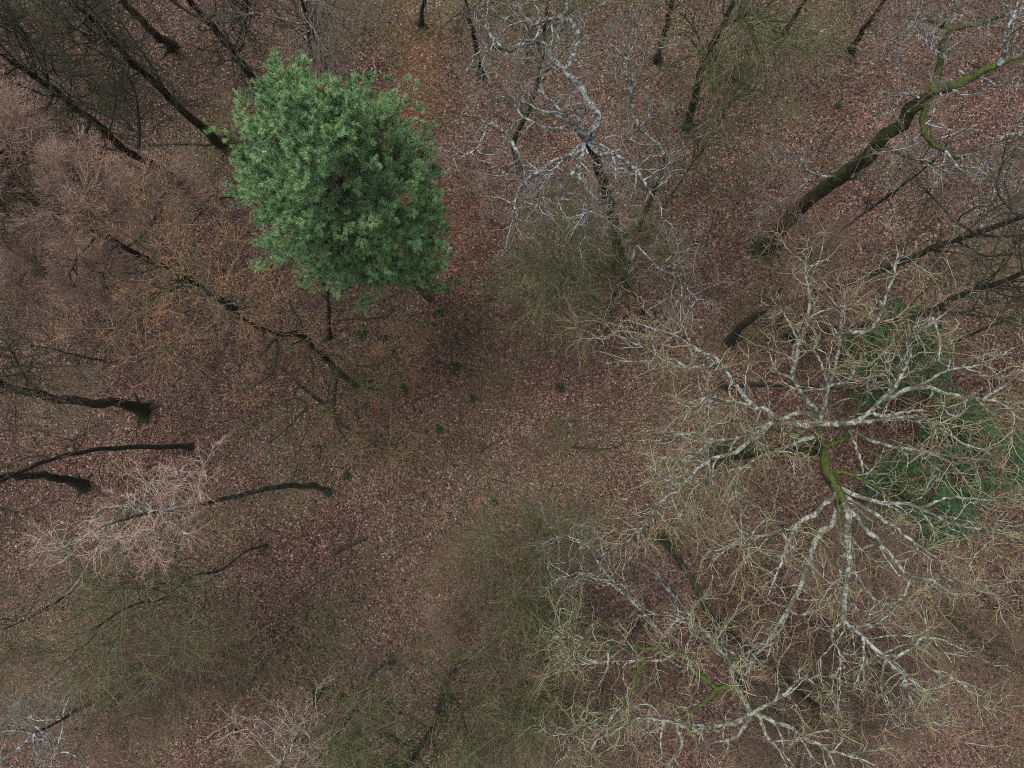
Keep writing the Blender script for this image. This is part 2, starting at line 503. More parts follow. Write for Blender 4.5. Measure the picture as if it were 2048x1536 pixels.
def bare_tree(name, label, sty, seed, path, r, limbs=(), auto=0, alen=(2.5, 4.5), atmin=0.4, aang=(35, 65), dens=1.0,
              cat="tree", group=None, rtop=0.35, top=True, lr=None, sizes=1.0, leaves=0, aflat=0.55, tr=None, lscale=1.0):
    """path: trunk through (u, v, z); limbs: (rise, [(u, v), ...], radius or None) each starting on what is already there"""
    rng = np.random.default_rng(seed)
    S = STY[sty]
    b0 = W(path[0][0], path[0][1], 0.0)
    gz = float(ground_z(b0[0], b0[1]))
    pts = [W(u, v, z) for u, v, z in path]
    pts[0][2] = gz - 0.12
    root = bpy.data.objects.new(name, None)
    root.empty_display_size = 0.5
    COL.objects.link(root)
    org = np.array([b0[0], b0[1], gz])
    root.location = org
    tag(root, label, cat, group)
    K = 24
    TP = resample(pts, K)
    wob = rng.normal(size=(K, 3)) * r * 0.16
    wob[0] = 0
    TP += wob
    TR = np.linspace(1, rtop, K) * r
    flare = np.exp(-np.maximum(TP[:, 2] - gz, 0) / (1.6 * r + 0.05))
    TR = TR * (1 + 0.75 * flare)
    mb = MB()
    sides = 12 if r > 0.12 else 8
    TP2 = np.vstack([TP[:1], TP[:1] * 0.66 + TP[1:2] * 0.34, TP[1:]])
    f2 = np.exp(-np.maximum(TP2[:, 2] - gz, 0) / (1.6 * r + 0.05))
    TR2 = np.interp(TP2[:, 2], TP[:, 2], np.linspace(1, rtop, K) * r) * (1 + 0.75 * f2) if TP[-1, 2] > TP[0, 2] else np.append(TR[:1], TR)
    TP2 = np.vstack([TP2, TP2[-1:] + nrm(TP2[-1:] - TP2[-2:-1]) * TR2[-1] * 0.8])
    TR2[-1:] *= 0.9
    TR2 = np.append(TR2, TR2[-1] * 0.1)
    mb.tubes(TP2[None], TR2[None], sides, np.array([0.5]), 0, rng, 0.07)
    if r > 0.12:                                # buttress roots running out under the leaves
        for k in range(6):
            a = k * 1.05 + rng.uniform(-0.3, 0.3)
            L = r * rng.uniform(2.6, 5.2)
            q = np.array([[math.cos(a) * L * s, math.sin(a) * L * s, (0.65 * r * (1 - s) ** 1.6 - 0.03 * s)] for s in
                          (0.15, 0.4, 0.7, 1.0)]) + org
            mb.tubes(q[None], (r * np.array([0.46, 0.32, 0.19, 0.06]))[None], 6, np.array([0.5]))
    mb.build("trunk", M[tr or S['tr']], root, org)
    skel_p, skel_r = [TP], [TR]
    LK = 20
    LP, LR, LM = [], [], []
    c0 = S['crook'] * 0.8
    for rise, uv, *rad in limbs:
        allp, allr = np.vstack(skel_p), np.concatenate(skel_r)
        px = PIX(allp)
        # of the places that fall close to the start, take the nearest
        j = int(np.argmin(np.hypot(px[:, 0] - uv[0][0], px[:, 1] - uv[0][1])))
        z0 = allp[j, 2]
        n = len(uv)
        dist = np.concatenate([[0], np.cumsum(np.hypot(*np.diff(np.array(uv, float), axis=0).T))])
        s = dist / dist[-1]
        q = [allp[j]] + [W(u, v, z0 + rise * (1 - (1 - si) ** 1.5)) for (u, v), si in zip(uv[1:], s[1:])]
        q = resample(q, LK)
        ll = np.linalg.norm(np.diff(q, axis=0), axis=1).sum()
        q[1:] += rng.normal(size=(LK - 1, 3)) * ll / LK * (0.06 + 0.26 * c0)
        rr = rad[0] * 0.82 if rad else min(allr[j] * 0.8, lr or 0.09)
        R = np.linspace(1, 0.6 if len(rad) > 1 and rad[1] == 'bark_dark' else 0.24, LK) * rr * lscale
        LP.append(q)
        LR.append(R)
        LM.append(rad[1] if len(rad) > 1 else S['li'])
        skel_p.append(q)
        skel_r.append(R)
    if auto:
        Q, RR = grow(rng, TP[None], TR[None], auto / max(np.linalg.norm(np.diff(TP, axis=0), axis=1).sum() * (1 - atmin), .1),
                     atmin, alen[0], alen[1], aang[0], aang[1], LK, S['crook'] * 0.55, S['up'], r * 0.5, 0.012, 0.3, 0.62, aflat)
        for q, R in zip(Q, RR):
            LP.append(q)
            LR.append(R)
            LM.append(S['li'])
    for q, R, lm in zip(LP, LR, LM):
        lb = MB()
        lb.tubes(q[None], R[None], 8, np.array([rng.random()]), 0, rng, 0.08)
        lb.build("limb", M[lm], root, org)
    # twigs: three more generations, all in the crown
    if LP:
        P1 = np.array(LP)
        R1 = np.array(LR)
    else:
        P1 = TP[None, -LK:]
        R1 = TR[None, -LK:]
    c, u = S['crook'], S['up']
    z = sizes
    fl, fd = S.get('fine', (1.0, 1.0))
    P2, R2 = grow(rng, P1, R1, 4.2 * dens, 0.10, 0.6 * z, 1.9 * z * fl, 28, 62, 9, c, u, 0.032, 0.012, 0.4, 0.72)
    P3, R3 = grow(rng, P2, R2, 5.6 * dens, 0.12, 0.35 * z, 1.1 * z * fl, 22, 58, 6, c, u, 0.012, 0.0075, 0.5, 0.8)
    P4, R4 = grow(rng, P3, R3, 5.6 * dens * fd, 0.15, 0.18 * z, 0.52 * z, 25, 60, 3, c, u, 0.0074, 0.0060, 0.7, 0.9)
    cb = MB()
    lo, hi = S['b']
    # branches of the second generation carry the bark of the limbs
    cb.tubes(P2, R2, 5, rng.uniform(lo, hi, len(P2)), 1)
    cb.tubes(P3, R3, 4, rng.uniform(lo * 0.6 + S['t'][0] * 0.4, hi, len(P3)), 0)
    tl, th = S['t']
    cb.tubes(P4, R4, 3, tl + (th - tl) * rng.beta(1.4, 1.7, len(P4)), 0)
    cb.build("crown", [M[S['tw']], M[S['li']]], root, org)
    if leaves:                                  # last year's leaves still hanging on
        k = rng.integers(0, len(P4), leaves)
        c_ = P4[k, rng.integers(0, 3, leaves)]
        d_ = nrm(rng.normal(size=(leaves, 3)))
        s_ = nrm(np.cross(d_, rng.normal(size=(leaves, 3))))
        L_ = rng.uniform(0.016, 0.036, leaves)[:, None]
        vv = np.stack([c_, c_ + d_ * L_ + s_ * L_ * 0.55, c_ + d_ * L_ * 2, c_ + d_ * L_ - s_ * L_ * 0.55], 1).reshape(-1, 3)
        wl = MB()
        wl.add(vv, np.arange(4 * leaves).reshape(-1, 4), np.repeat(rng.random(leaves), 4))
        wl.build("withered_leaves", M['withered'], root, org, smooth=False)
    return root


# ------------------------------------------------------------------ conifers
def conifer(name, label, seed, path, r, levels, rad, nbr, tufts, mat, needle=(0.10, 0.17), npt=16, group=None, cone=True,
            tmin=0.3, dead=0):
    """whorled branches ending in needle tufts; rad(t) gives the reach of the crown along the trunk"""
    rng = np.random.default_rng(seed)
    b0 = W(path[0][0], path[0][1], 0.0)
    gz = float(ground_z(b0[0], b0[1]))
    org = np.array([b0[0], b0[1], gz])
    root = bpy.data.objects.new(name, None)
    root.empty_display_size = 0.5
    COL.objects.link(root)
    root.location = org
    tag(root, label, "tree", group)
    pts = [W(u, v, z) for u, v, z in path]
    pts[0][2] = gz - 0.1
    TP = resample(pts, 24)
    TR = np.linspace(1, 0.12, 24) * r
    mb = MB()
    mb.tubes(TP[None], TR[None], 12, np.array([0.5]), 0, rng, 0.05)
    mb.build("trunk", M['bark_pine'], root, org)
    P1 = []
    for li in range(levels):
        t = tmin + (1 - tmin) * (li + rng.uniform(-0.3, 0.3)) / (levels - 1)
        t = min(max(t, tmin), 0.985)
        x = t * 23
        i = min(int(x), 22)
        p = TP[i] + (TP[i + 1] - TP[i]) * (x - i)
        off = rng.uniform(0, 6.28)
        nb = nbr + rng.integers(-1, 2)
        for k in range(nb):
            a = off + k * 6.283 / nb + rng.uniform(-0.3, 0.3)
            L = max(rad(t, a) * rng.uniform(0.72, 1.08), 0.25)
            el = math.radians(-4 + 60 * max(0, (t - 0.55) / 0.45) ** 1.5 + rng.uniform(-8, 8))
            d = np.array([math.cos(a) * math.cos(el), math.sin(a) * math.cos(el), math.sin(el)])
            q = [p]
            for s in range(9):
                d = nrm(d + rng.normal(size=3) * 0.10 + np.array([0, 0, 0.045]))
                q.append(q[-1] + d * L / 9)
            P1.append(np.array(q))
    P1 = np.array(P1)
    ln1 = np.linalg.norm(np.diff(P1, axis=1), axis=2).sum(1)
    R1 = np.clip(ln1 * 0.013, 0.012, 0.06)[:, None] * np.linspace(1, 0.3, 10)[None]
    lb = MB()
    lb.tubes(P1, R1, 6, rng.random(len(P1)))
    P2, R2 = grow(rng, P1, R1, 6.4 * tufts, 0.06, 0.45, 1.2, 30, 65, 6, 0.12, 0.12, 0.012, 0.006, 0.5, 0.6)
    P3, R3, par3 = grow(rng, P2, R2, 8.0 * tufts, 0.2, 0.14, 0.42, 25, 60, 4, 0.12, 0.14, 0.008, 0.005, 0.7, 0.8, parents=True)
    lb.tubes(P2, R2, 4, rng.random(len(P2)))
    lb.tubes(P3, R3, 3, rng.random(len(P3)))
    lb.build("branches", M['bark_pine'], root, org)
    if dead:                                    # bleached dead twigs standing out of the top
        k = rng.choice(len(P1) * 2 // 5, dead) + len(P1) * 3 // 5
        Pd = P1[k][:, 3:] + np.array([0, 0, 0.22])
        Rd = np.linspace(0.020, 0.009, Pd.shape[1])[None] * np.ones((dead, 1))
        for q in range(dead):
            db = MB()
            Pe, Re = grow(rng, Pd[q:q + 1], Rd[q:q + 1], 2.2, 0.2, 0.3, 0.8, 30, 60, 5, 0.15, 0.15, 0.011, 0.006, 0.5, 0.7)
            db.tubes(Pd[q:q + 1], Rd[q:q + 1], 5, rng.random(1))
            db.tubes(Pe, Re, 4, rng.random(len(Pe)))
            db.build("dead_branch", M['bark_pale'], root, org)
    # needle tufts: at the tip of every shoot and a little way back on it
    tips = np.concatenate([P3[:, -1], P3[:, 2], P2[:, -1]])
    dirs = nrm(np.concatenate([P3[:, -1] - P3[:, -2], P3[:, 2] - P3[:, 1], P2[:, -1] - P2[:, -2]]))
    clump = rng.random(len(P2))                                  # shoots of one branch share a tone
    n = len(tips)
    m = n * npt
    c = np.repeat(tips, npt, 0) - np.repeat(dirs, npt, 0) * (rng.random(m) * 0.10)[:, None]
    D = np.repeat(dirs, npt, 0)
    rv = rng.normal(size=(m, 3))
    perp = nrm(rv - (rv * D).sum(1, keepdims=True) * D)
    spread = rng.uniform(0.35, 1.25, m)[:, None]
    nd = nrm(D * 0.9 + perp * spread + np.array([0, 0, 0.12]))
    L = rng.uniform(needle[0], needle[1], m)[:, None]
    side = nrm(np.cross(nd, rng.normal(size=(m, 3)))) * rng.uniform(0.005, 0.009, m)[:, None]
    v = np.stack([c - side, c + side, c + nd * L], 1).reshape(-1, 3)
    own = np.concatenate([clump[par3], clump[par3], clump])
    tt = np.repeat(0.5 * own + 0.5 * rng.beta(1.6, 1.6, n), npt) * 0.80 + rng.uniform(-0.05, 0.22, m)
    brown = np.repeat((rng.random(len(clump)) < 0.012)[np.concatenate([par3, par3, np.arange(len(clump))])] & (rng.random(n) < 0.6), npt)
    tt = np.where(brown & cone, 1.0, np.minimum(tt, 0.96))
    nb_ = MB()
    t3 = np.stack([tt - 0.12, tt - 0.12, tt + 0.08], 1)
    t3 = np.where(tt[:, None] > 0.985, 1.0, np.clip(t3, 0, 0.96))
    nb_.add(v, np.arange(3 * m).reshape(-1, 3), t3.ravel())
    nb_.build("crown", M[mat], root, org, smooth=False)
    return root


# the big pine, upper left
def pine_reach(t, a):
    base = 3.05 * (1 - abs((t - 0.68) / 0.37) ** 2.2) if t > 0.36 else 0.9 + 1.3 * max(0.0, math.cos(a - 0.3))
    return max(base, 0.6) * (1 + 0.07 * math.sin(2 * a + 0.6) + 0.15 * math.sin(5 * a + 1.7 + 4 * t))


conifer("pine_tree", "tall green pine standing among bare trees, the only full green crown", 3,
        [(858, 596, 0), (810, 540, 5), (735, 440, 12), (665, 340, 18), (615, 262, 21.5)], 0.25, 30, pine_reach, 8, 1.1,
        'needles', (0.11, 0.18), 26, tmin=0.22, dead=9)


# low conifers under the big oak
def small_reach(k):
    return lambda t, a: k * (1.1 - t) ** 0.7 * (1 + 0.22 * math.sin(3 * a + k))


UG = "young conifers under the oak"
for (nm, lb, sd_, pth, k, ln) in [
    ("young_pine", "dark green young conifer showing through the upper part of the oak crown", 21,
     [(1765, 715, 0), (1805, 703, 4), (1840, 692, 7)], 2.7, 9),
    ("young_pine", "dark green young conifer under the lower right limbs of the oak", 22,
     [(1790, 985, 0), (1838, 1012, 4), (1885, 1050, 7)], 2.6, 9),
    ("young_pine", "bluish dark conifer at the right edge beside the oak twigs", 23,
     [(1900, 905, 0), (1970, 920, 5), (2040, 940, 9)], 2.3, 9),
    ("young_pine", "small dark conifer behind the middle right limbs of the oak", 24,
     [(1885, 838, 0), (1915, 845, 3), (1945, 852, 5)], 1.6, 7),
]:
    conifer(nm, lb, sd_, pth, 0.09, ln, small_reach(k), 7, 1.1, 'needles_dark', (0.11, 0.17), 14, UG, False, 0.2)

# ------------------------------------------------------------------ the bare trees
# grey lichen oak, top middle
z3 = lambda ox, oy, *p: [(ox + x / 3.0, oy + y / 3.0) for x, y in p]
tb = lambda *p: z3(1024, 0, *p)
bare_tree("lichen_oak", "crooked bare oak with pale grey lichen limbs, top middle beside the pine", 'lichen', 31,
          [(1240, 525, 0), (1228, 440, 6), (1208, 370, 11), (1192, 318, 14.5), (1172, 290, 16.5)], 0.30,
          [(1.5, tb((450, 860), (500, 770), (520, 690), (430, 560), (330, 440), (240, 320), (170, 260), (80, 265), (0, 290), (-70, 285), (-110, 230), (-180, 130)), 0.12),
           (0.6, tb((320, 430), (350, 350), (400, 240), (380, 160), (310, 110), (200, 130), (130, 150), (40, 120)), 0.085),
           (0.5, tb((310, 110), (330, 50), (325, -60)), 0.07),
           (0.5, tb((170, 260), (160, 190), (200, 130)), 0.06),
           (0.5, tb((170, 150), (160, 70), (130, 20)), 0.04),
           (0.3, tb((160, 200), (130, 240), (60, 250), (40, 330)), 0.04),
           (1.5, tb((440, 870), (380, 760), (320, 710), (270, 640), (170, 545)), 0.085),
           (1.8, tb((440, 870), (420, 760), (360, 645)), 0.075),
           (0.5, tb((320, 700), (220, 680), (130, 640), (60, 590)), 0.05),
           (0.9, tb((440, 870), (490, 775), (540, 760)), 0.06),
           (1.2, tb((440, 870), (540, 930), (600, 910), (680, 960), (760, 1040), (830, 1150), (860, 1200)), 0.08),
           (1.4, tb((440, 870), (520, 865), (610, 910), (660, 895)), 0.055),
           (1.2, tb((440, 870), (330, 940), (260, 1010), (200, 1110)), 0.065),
           (0.8, tb((440, 880), (400, 990), (330, 1090), (310, 1190), (370, 1200), (430, 1290), (380, 1310)), 0.075),
           (0.4, tb((405, 990), (410, 1090), (460, 1140), (500, 1190), (560, 1200)), 0.05),
           (0.4, tb((310, 1190), (280, 1220), (330, 1310)), 0.03),
           (1.2, tb((430, 890), (280, 960), (150, 1040), (60, 1110), (20, 1200), (0, 1310)), 0.07),
           (0.4, tb((160, 1030), (90, 970), (30, 920)), 0.035),
           (0.4, tb((440, 890), (490, 970), (550, 1000)), 0.04),
           (0.2, tb((600, 910), (620, 1000), (620, 1070), (580, 1120)), 0.03),
           (0.8, tb((330, 780), (250, 770), (150, 740), (60, 700), (-20, 600), (-120, 580)), 0.05),
           (0.5, tb((40, 920), (-20, 820), (-130, 740), (-200, 880), (-320, 950)), 0.05),
           ], dens=1.0, rtop=0.5, tr='bark_bright_moss', lscale=1.55)

tw_ = bare_tree("lichen_oak", "bare tree with one looped pale grey limb, right of the crooked grey oak", 'lichen', 32,
                [(1278, 455, 0), (1300, 400, 5), (1325, 340, 10), (1330, 312, 13)], 0.15,
                [(3.0, tb((930, 930), (850, 840), (770, 770), (720, 650), (700, 540), (690, 370), (720, 220)), 0.085),
                 (0.6, tb((770, 770), (820, 700), (820, 610), (720, 590)), 0.05),
                 (0.5, tb((690, 340), (600, 270), (540, 250), (480, 240)), 0.05),
                 (0.5, tb((715, 370), (740, 340), (890, 310), (960, 240)), 0.045),
                 (0.3, tb((700, 360), (740, 230), (740, 150)), 0.045),
                 (0.5, tb((720, 650), (670, 560), (640, 540)), 0.035),
                 (0.6, tb((930, 930), (830, 940), (760, 1000)), 0.035),
                 (0.8, tb((930, 930), (1040, 880), (1110, 820)), 0.03)], dens=0.75)

bare_tree("lichen_oak", "small grey forked branch crown below the crooked grey oak", 'lichen', 33,
          [(1215, 610, 0), (1240, 570, 6), (1262, 520, 11)], 0.11,
          [(1.0, [(1262, 520), (1275, 490), (1300, 520), (1330, 545), (1360, 555), (1385, 590), (1420, 605)], 0.07),
           (0.6, [(1360, 555), (1363, 590), (1335, 625)], 0.035),
           (0.5, [(1390, 595), (1375, 625), (1362, 655)], 0.04),
           (0.9, [(1345, 545), (1360, 515), (1390, 485)], 0.045),
           (0.7, [(1350, 540), (1340, 500), (1320, 480)], 0.035),
           (0.4, [(1300, 530), (1280, 553), (1255, 545)], 0.03)], dens=0.7)

# big oak on the right: two hubs
tc_ = lambda *p: z3(1536, 512, *p)
td_ = lambda *p: z3(1536, 1024, *p)
te_ = lambda *p: z3(1024, 512, *p)
oak = bare_tree(
    "spreading_oak", "huge bare oak with pale limbs radiating over the right side, young conifers beneath", 'oak', 41,
    [(1435, 905, 0), (1500, 905, 6), (1570, 905, 11), (1640, 900, 14.5), (1655, 960, 15.5), (1690, 1005, 16.5)], 0.40,
    [(1.5, [(1640, 900), (1632, 870), (1640, 845)], 0.2, 'bark_bright_moss'),
     (1.0, [(1640, 895), (1690, 875), (1722, 800), (1750, 742)], 0.10, 'bark_bright_moss'),
     (0.8, [(1640, 890), (1590, 868), (1530, 855), (1470, 842), (1430, 850)], 0.09, 'bark_bright_moss'),
     (0.8, [(1640, 900), (1560, 915), (1480, 900), (1420, 945)], 0.08, 'bark_bright_moss'),
     (1.0, [(1650, 940), (1700, 950), (1760, 980), (1800, 1030)], 0.08, 'bark_bright_moss'),
     (1.2, [(1660, 965), (1675, 1010), (1684, 1070), (1690, 1100)], 0.09, 'bark_bright_moss'),
     (2.2, [(1640, 845), (1626, 812), (1586, 759), (1603, 685), (1619, 639), (1613, 572), (1611, 529)], 0.10),
     (0.6, [(1586, 759), (1553, 742), (1536, 695)], 0.05),
     (0.8, [(1603, 690), (1570, 630), (1545, 600)], 0.045),
     (2.0, [(1640, 845), (1653, 795), (1659, 772), (1696, 762), (1709, 742)], 0.09),
     (0.8, [(1659, 772), (1636, 712), (1603, 680)], 0.05),
     (1.2, [(1655, 785), (1680, 690), (1683, 640), (1700, 590)], 0.06),
     (1.5, [(1690, 660), (1740, 660), (1770, 600), (1790, 540), (1795, 500)], 0.065),
     (2.2, [(1640, 845), (1686, 852), (1736, 825), (1796, 765), (1819, 712), (1833, 655), (1866, 635)], 0.10),
     (0.6, [(1866, 640), (1880, 680), (1878, 720)], 0.05),
     (0.6, [(1830, 670), (1900, 620), (1930, 600)], 0.04),
     (1.0, [(1736, 825), (1769, 832), (1823, 822), (1863, 822)], 0.07),
     (1.4, [(1686, 852), (1769, 835), (1833, 832), (1886, 859), (1919, 885), (1970, 900)], 0.075),
     (1.6, [(1770, 795), (1836, 775), (1896, 789), (1969, 799), (2029, 805), (2090, 800)], 0.085),
     (0.8, [(1969, 799), (2010, 770), (2048, 740)], 0.05),
     (0.8, [(1836, 775), (1900, 740), (1960, 730), (2040, 690)], 0.05),
     (1.0, [(1690, 860), (1756, 885), (1819, 899), (1896, 912), (1960, 920)], 0.07),
     (0.5, [(1830, 905), (1876, 939), (1900, 945), (1960, 950)], 0.05),
     (0.8, [(1690, 858), (1703, 869), (1723, 925), (1729, 955), (1756, 969)], 0.06),
     (1.6, [(1640, 845), (1613, 822), (1559, 832), (1507, 812), (1457, 802), (1417, 792), (1385, 822)], 0.095),
     (0.6, [(1507, 812), (1470, 770), (1440, 720), (1400, 700), (1345, 665)], 0.07),
     (0.3, [(1440, 722), (1400, 735), (1345, 720), (1300, 700), (1235, 672), (1200, 680)], 0.055),
     (0.3, [(1350, 668), (1300, 655), (1255, 640)], 0.045),
     (0.3, [(1350, 665), (1375, 655), (1378, 640)], 0.03),
     (1.2, [(1640, 845), (1580, 850), (1536, 845), (1487, 872), (1424, 885), (1390, 909), (1361, 925)], 0.10),
     (1.0, [(1536, 845), (1514, 875), (1457, 912), (1404, 929), (1364, 975), (1317, 1012), (1275, 1065)], 0.085),
     (0.5, [(1390, 940), (1340, 960), (1290, 960)], 0.045),
     (0.5, [(1430, 885), (1370, 870), (1320, 862)], 0.045),
     (0.8, [(1632, 870), (1586, 890), (1524, 912), (1484, 939), (1470, 992)], 0.07),
     (0.4, [(1484, 939), (1430, 950), (1395, 980), (1360, 1030)], 0.05),
     (0.8, [(1632, 875), (1603, 879), (1586, 929), (1599, 975)], 0.05),
     # lower hub
     (1.4, [(1672, 985), (1636, 1024), (1596, 1047), (1536, 1070), (1480, 1080), (1440, 1110)], 0.09),
     (0.5, [(1590, 1050), (1569, 1107), (1546, 1164), (1536, 1190)], 0.07),
     (1.2, [(1682, 995), (1669, 1050), (1633, 1074), (1606, 1157), (1583, 1207), (1536, 1274), (1490, 1350)], 0.11),
     (1.6, [(1690, 1005), (1699, 1044), (1696, 1097), (1692, 1150), (1693, 1237), (1723, 1271), (1769, 1311), (1809, 1357), (1819, 1401), (1856, 1451)], 0.11),
     (0.5, [(1696, 1097), (1676, 1121), (1680, 1160), (1640, 1190)], 0.05),
     (0.4, [(1693, 1237), (1663, 1274), (1680, 1310), (1679, 1380)], 0.05),
     (0.5, [(1715, 1265), (1727, 1300), (1727, 1370)], 0.045),
     (0.4, [(1727, 1325), (1710, 1370)], 0.03),
     (0.6, [(1769, 1311), (1816, 1304), (1843, 1277), (1883, 1281), (1950, 1310)], 0.055),
     (0.5, [(1769, 1311), (1762, 1365), (1770, 1400), (1780, 1430)], 0.045),
     (0.5, [(1816, 1304), (1869, 1341), (1923, 1367), (1975, 1420)], 0.045),
     (0.4, [(1809, 1357), (1860, 1390), (1890, 1410)], 0.04),
     (1.4, [(1676, 982), (1743, 1024), (1813, 1074), (1856, 1104), (1900, 1130)], 0.08),
     (1.0, [(1690, 1005), (1720, 1045), (1766, 1097), (1829, 1154), (1919, 1161), (2003, 1197)], 0.085),
     (0.4, [(1829, 1154), (1800, 1200), (1760, 1210)], 0.045),
     (1.2, [(1665, 968), (1700, 985), (1760, 1005), (1836, 1012), (1910, 1050), (1990, 1060), (2060, 1100)], 0.08),
     (0.5, [(1836, 1012), (1900, 995), (1970, 1000), (2050, 985)], 0.05),
     (0.4, [(1690, 1110), (1740, 1190), (1790, 1230), (1850, 1300)], 0.05),
     ], dens=0.95, rtop=0.38, leaves=500, lscale=1.35)

# oak at the bottom right
tf = lambda *p: z3(1024, 1024, *p)
bare_tree(
    "mossy_oak", "bare oak with bright green moss on its forks, below the clearing", 'oak', 42,
    [(1322, 1072, 0), (1352, 1112, 4), (1400, 1190, 8), (1450, 1300, 12), (1490, 1380, 14.5), (1504, 1424, 15.5)], 0.20,
    [(1.0, tf((1440, 1200), (1360, 1070), (1300, 900), (1220, 790), (1150, 700), (970, 655)), 0.09),
     (0.4, tf((1230, 800), (1340, 850), (1400, 880)), 0.035),
     (0.4, tf((1310, 940), (1400, 920), (1480, 820), (1530, 740)), 0.05),
     (0.5, tf((1160, 710), (1100, 690), (1080, 570)), 0.04),
     (0.8, tf((1440, 1200), (1330, 1260), (1180, 1290), (1100, 1300), (980, 1270), (900, 1245), (700, 1240)), 0.085),
     (0.6, tf((1440, 1240), (1350, 1350), (1210, 1380), (1150, 1440)), 0.07),
     (-1.0, tf((1400, 1150), (1350, 1060), (1200, 1040), (1100, 950), (1040, 900), (990, 840), (800, 820), (600, 800), (380, 770), (300, 720)), 0.11, 'bark_bright_moss'),
     (0.4, tf((990, 840), (900, 890), (760, 890), (660, 895)), 0.06),
     (0.3, tf((600, 850), (560, 860), (460, 910), (300, 910)), 0.04),
     (0.3, tf((610, 860), (570, 940), (510, 1060)), 0.04),
     (-0.5, tf((1210, 1040), (1190, 1110), (1080, 1190), (980, 1220)), 0.10, 'bark_bright_moss'),
     (0.3, tf((1000, 1280), (1020, 1400), (960, 1480), (930, 1560)), 0.06),
     (0.3, tf((900, 1250), (890, 1380), (920, 1490)), 0.045),
     (0.3, tf((800, 910), (750, 960), (720, 1080), (620, 1180), (400, 1310), (300, 1340)), 0.075, 'bark_bright_moss'),
     (0.3, tf((690, 1120), (780, 1190), (860, 1230)), 0.03),
     (0.2, tf((500, 1270), (520, 1340), (600, 1440)), 0.035),
     (0.2, tf((520, 1340), (450, 1480), (430, 1560)), 0.035),
     (0.8, td_((-90, 1210), (60, 1260), (200, 1330), (350, 1420), (600, 1500), (700, 1560)), 0.08),
     (0.6, td_((-80, 1180), (60, 1120), (200, 1000), (280, 1030), (400, 1080)), 0.065),
     (0.5, td_((60, 1110), (140, 1080), (240, 980)), 0.04),
     (0.5, td_((-60, 1250), (0, 1350), (100, 1460), (180, 1560)), 0.065),
     (0.3, td_((40, 1270), (80, 1350), (100, 1480)), 0.045),
     (0.3, td_((200, 1330), (260, 1460), (330, 1530)), 0.045),
     ], dens=0.95, rtop=0.55, lscale=1.35)

bare_tree("slender_lichen_tree", "slender grey branch sweeping up left from the mossy oak", 'lichen', 43,
          [(1262, 1130, 0), (1283, 1185, 5), (1306, 1235, 10), (1325, 1275, 13)], 0.08,
          [(0.8, [(1318, 1262), (1257, 1197), (1217, 1167), (1184, 1154), (1157, 1144), (1111, 1162)], 0.075),
           (0.6, [(1245, 1185), (1204, 1137), (1174, 1091), (1117, 1074)], 0.06),
           (0.3, [(1140, 1150), (1105, 1130), (1092, 1110)], 0.03),
           (0.4, [(1330, 1270), (1356, 1230), (1345, 1190), (1330, 1160)], 0.045),
           (0.3, [(1345, 1190), (1322, 1168)], 0.03),
           (0.3, [(1325, 1275), (1300, 1265), (1290, 1250)], 0.03)], dens=0.8)

# the leaning oak, top right
tg = lambda *p: z3(1536, 0, *p)
bare_tree(
    "leaning_oak", "thick trunked mossy oak leaning to the top right corner", 'lichen', 44,
    [(1527, 500, 0), (1560, 460, 3.5), (1625, 395, 8), (1700, 340, 11), (1790, 260, 14.5), (1850, 205, 16), (1872, 186, 16.8)], 0.42,
    [(1.2, tg((1010, 560), (1150, 500), (1280, 430), (1390, 385), (1480, 350), (1560, 330)), 0.22, 'bark_bright_moss'),
     (1.0, tg((1370, 395), (1400, 370), (1430, 280), (1420, 200), (1470, 110), (1500, 0)), 0.12),
     (0.4, tg((1470, 110), (1430, 40), (1380, 10)), 0.06),
     (0.3, tg((1490, 130), (1560, 140)), 0.05),
     (0.8, tg((1000, 560), (1020, 450), (1040, 300), (1080, 180), (1040, 150), (980, 130), (900, 130)), 0.17, 'bark_bright_moss'),
     (0.4, tg((1060, 170), (1020, 90), (960, 60)), 0.05),
     (0.8, tg((1090, 190), (1220, 150), (1380, 100), (1540, 20)), 0.12, 'bark_bright_moss'),
     (-1.0, tg((910, 640), (930, 760), (960, 830), (1050, 910), (1150, 940), (1300, 880), (1450, 830), (1560, 800)), 0.13, 'bark_bright_moss'),
     (0.2, tg((1050, 920), (1140, 1000), (1220, 1060), (1300, 1040), (1350, 1150), (1310, 1240), (1280, 1370)), 0.055),
     (0.2, tg((1350, 1150), (1420, 1180), (1430, 1270)), 0.035),
     (0.2, tg((1230, 1050), (1300, 1010), (1420, 1030), (1520, 1080)), 0.045),
     (-1.0, tg((700, 910), (800, 930), (950, 970), (1030, 1010)), 0.12, 'bark_bright_moss'),
     (-0.5, tg((880, 560), (790, 560), (760, 650), (640, 690)), 0.055),
     (0.3, tg((780, 570), (720, 570), (650, 540)), 0.035),
     (-0.5, tg((430, 1060), (270, 1040), (190, 950), (80, 930), (0, 910)), 0.06),
     (0.2, tg((90, 930), (40, 820), (0, 780)), 0.035),
     (0.2, tg((270, 1040), (200, 1120), (100, 1190), (0, 1250)), 0.03),
     (0.4, tg((470, 1090), (520, 1070), (530, 1000), (490, 990)), 0.11, 'bark_bright_moss'),
     (0.6, tg((1080, 590), (1190, 570), (1330, 530)), 0.04),
     (0.6, tg((1060, 600), (960, 740), (850, 850), (740, 880)), 0.04),
     (0.4, tg((1180, 460), (1080, 350), (980, 280), (860, 150)), 0.045),
     (0.5, tg((880, 480), (780, 390), (640, 290)), 0.03)], dens=1.0, rtop=0.5, tr='bark_bright_moss')

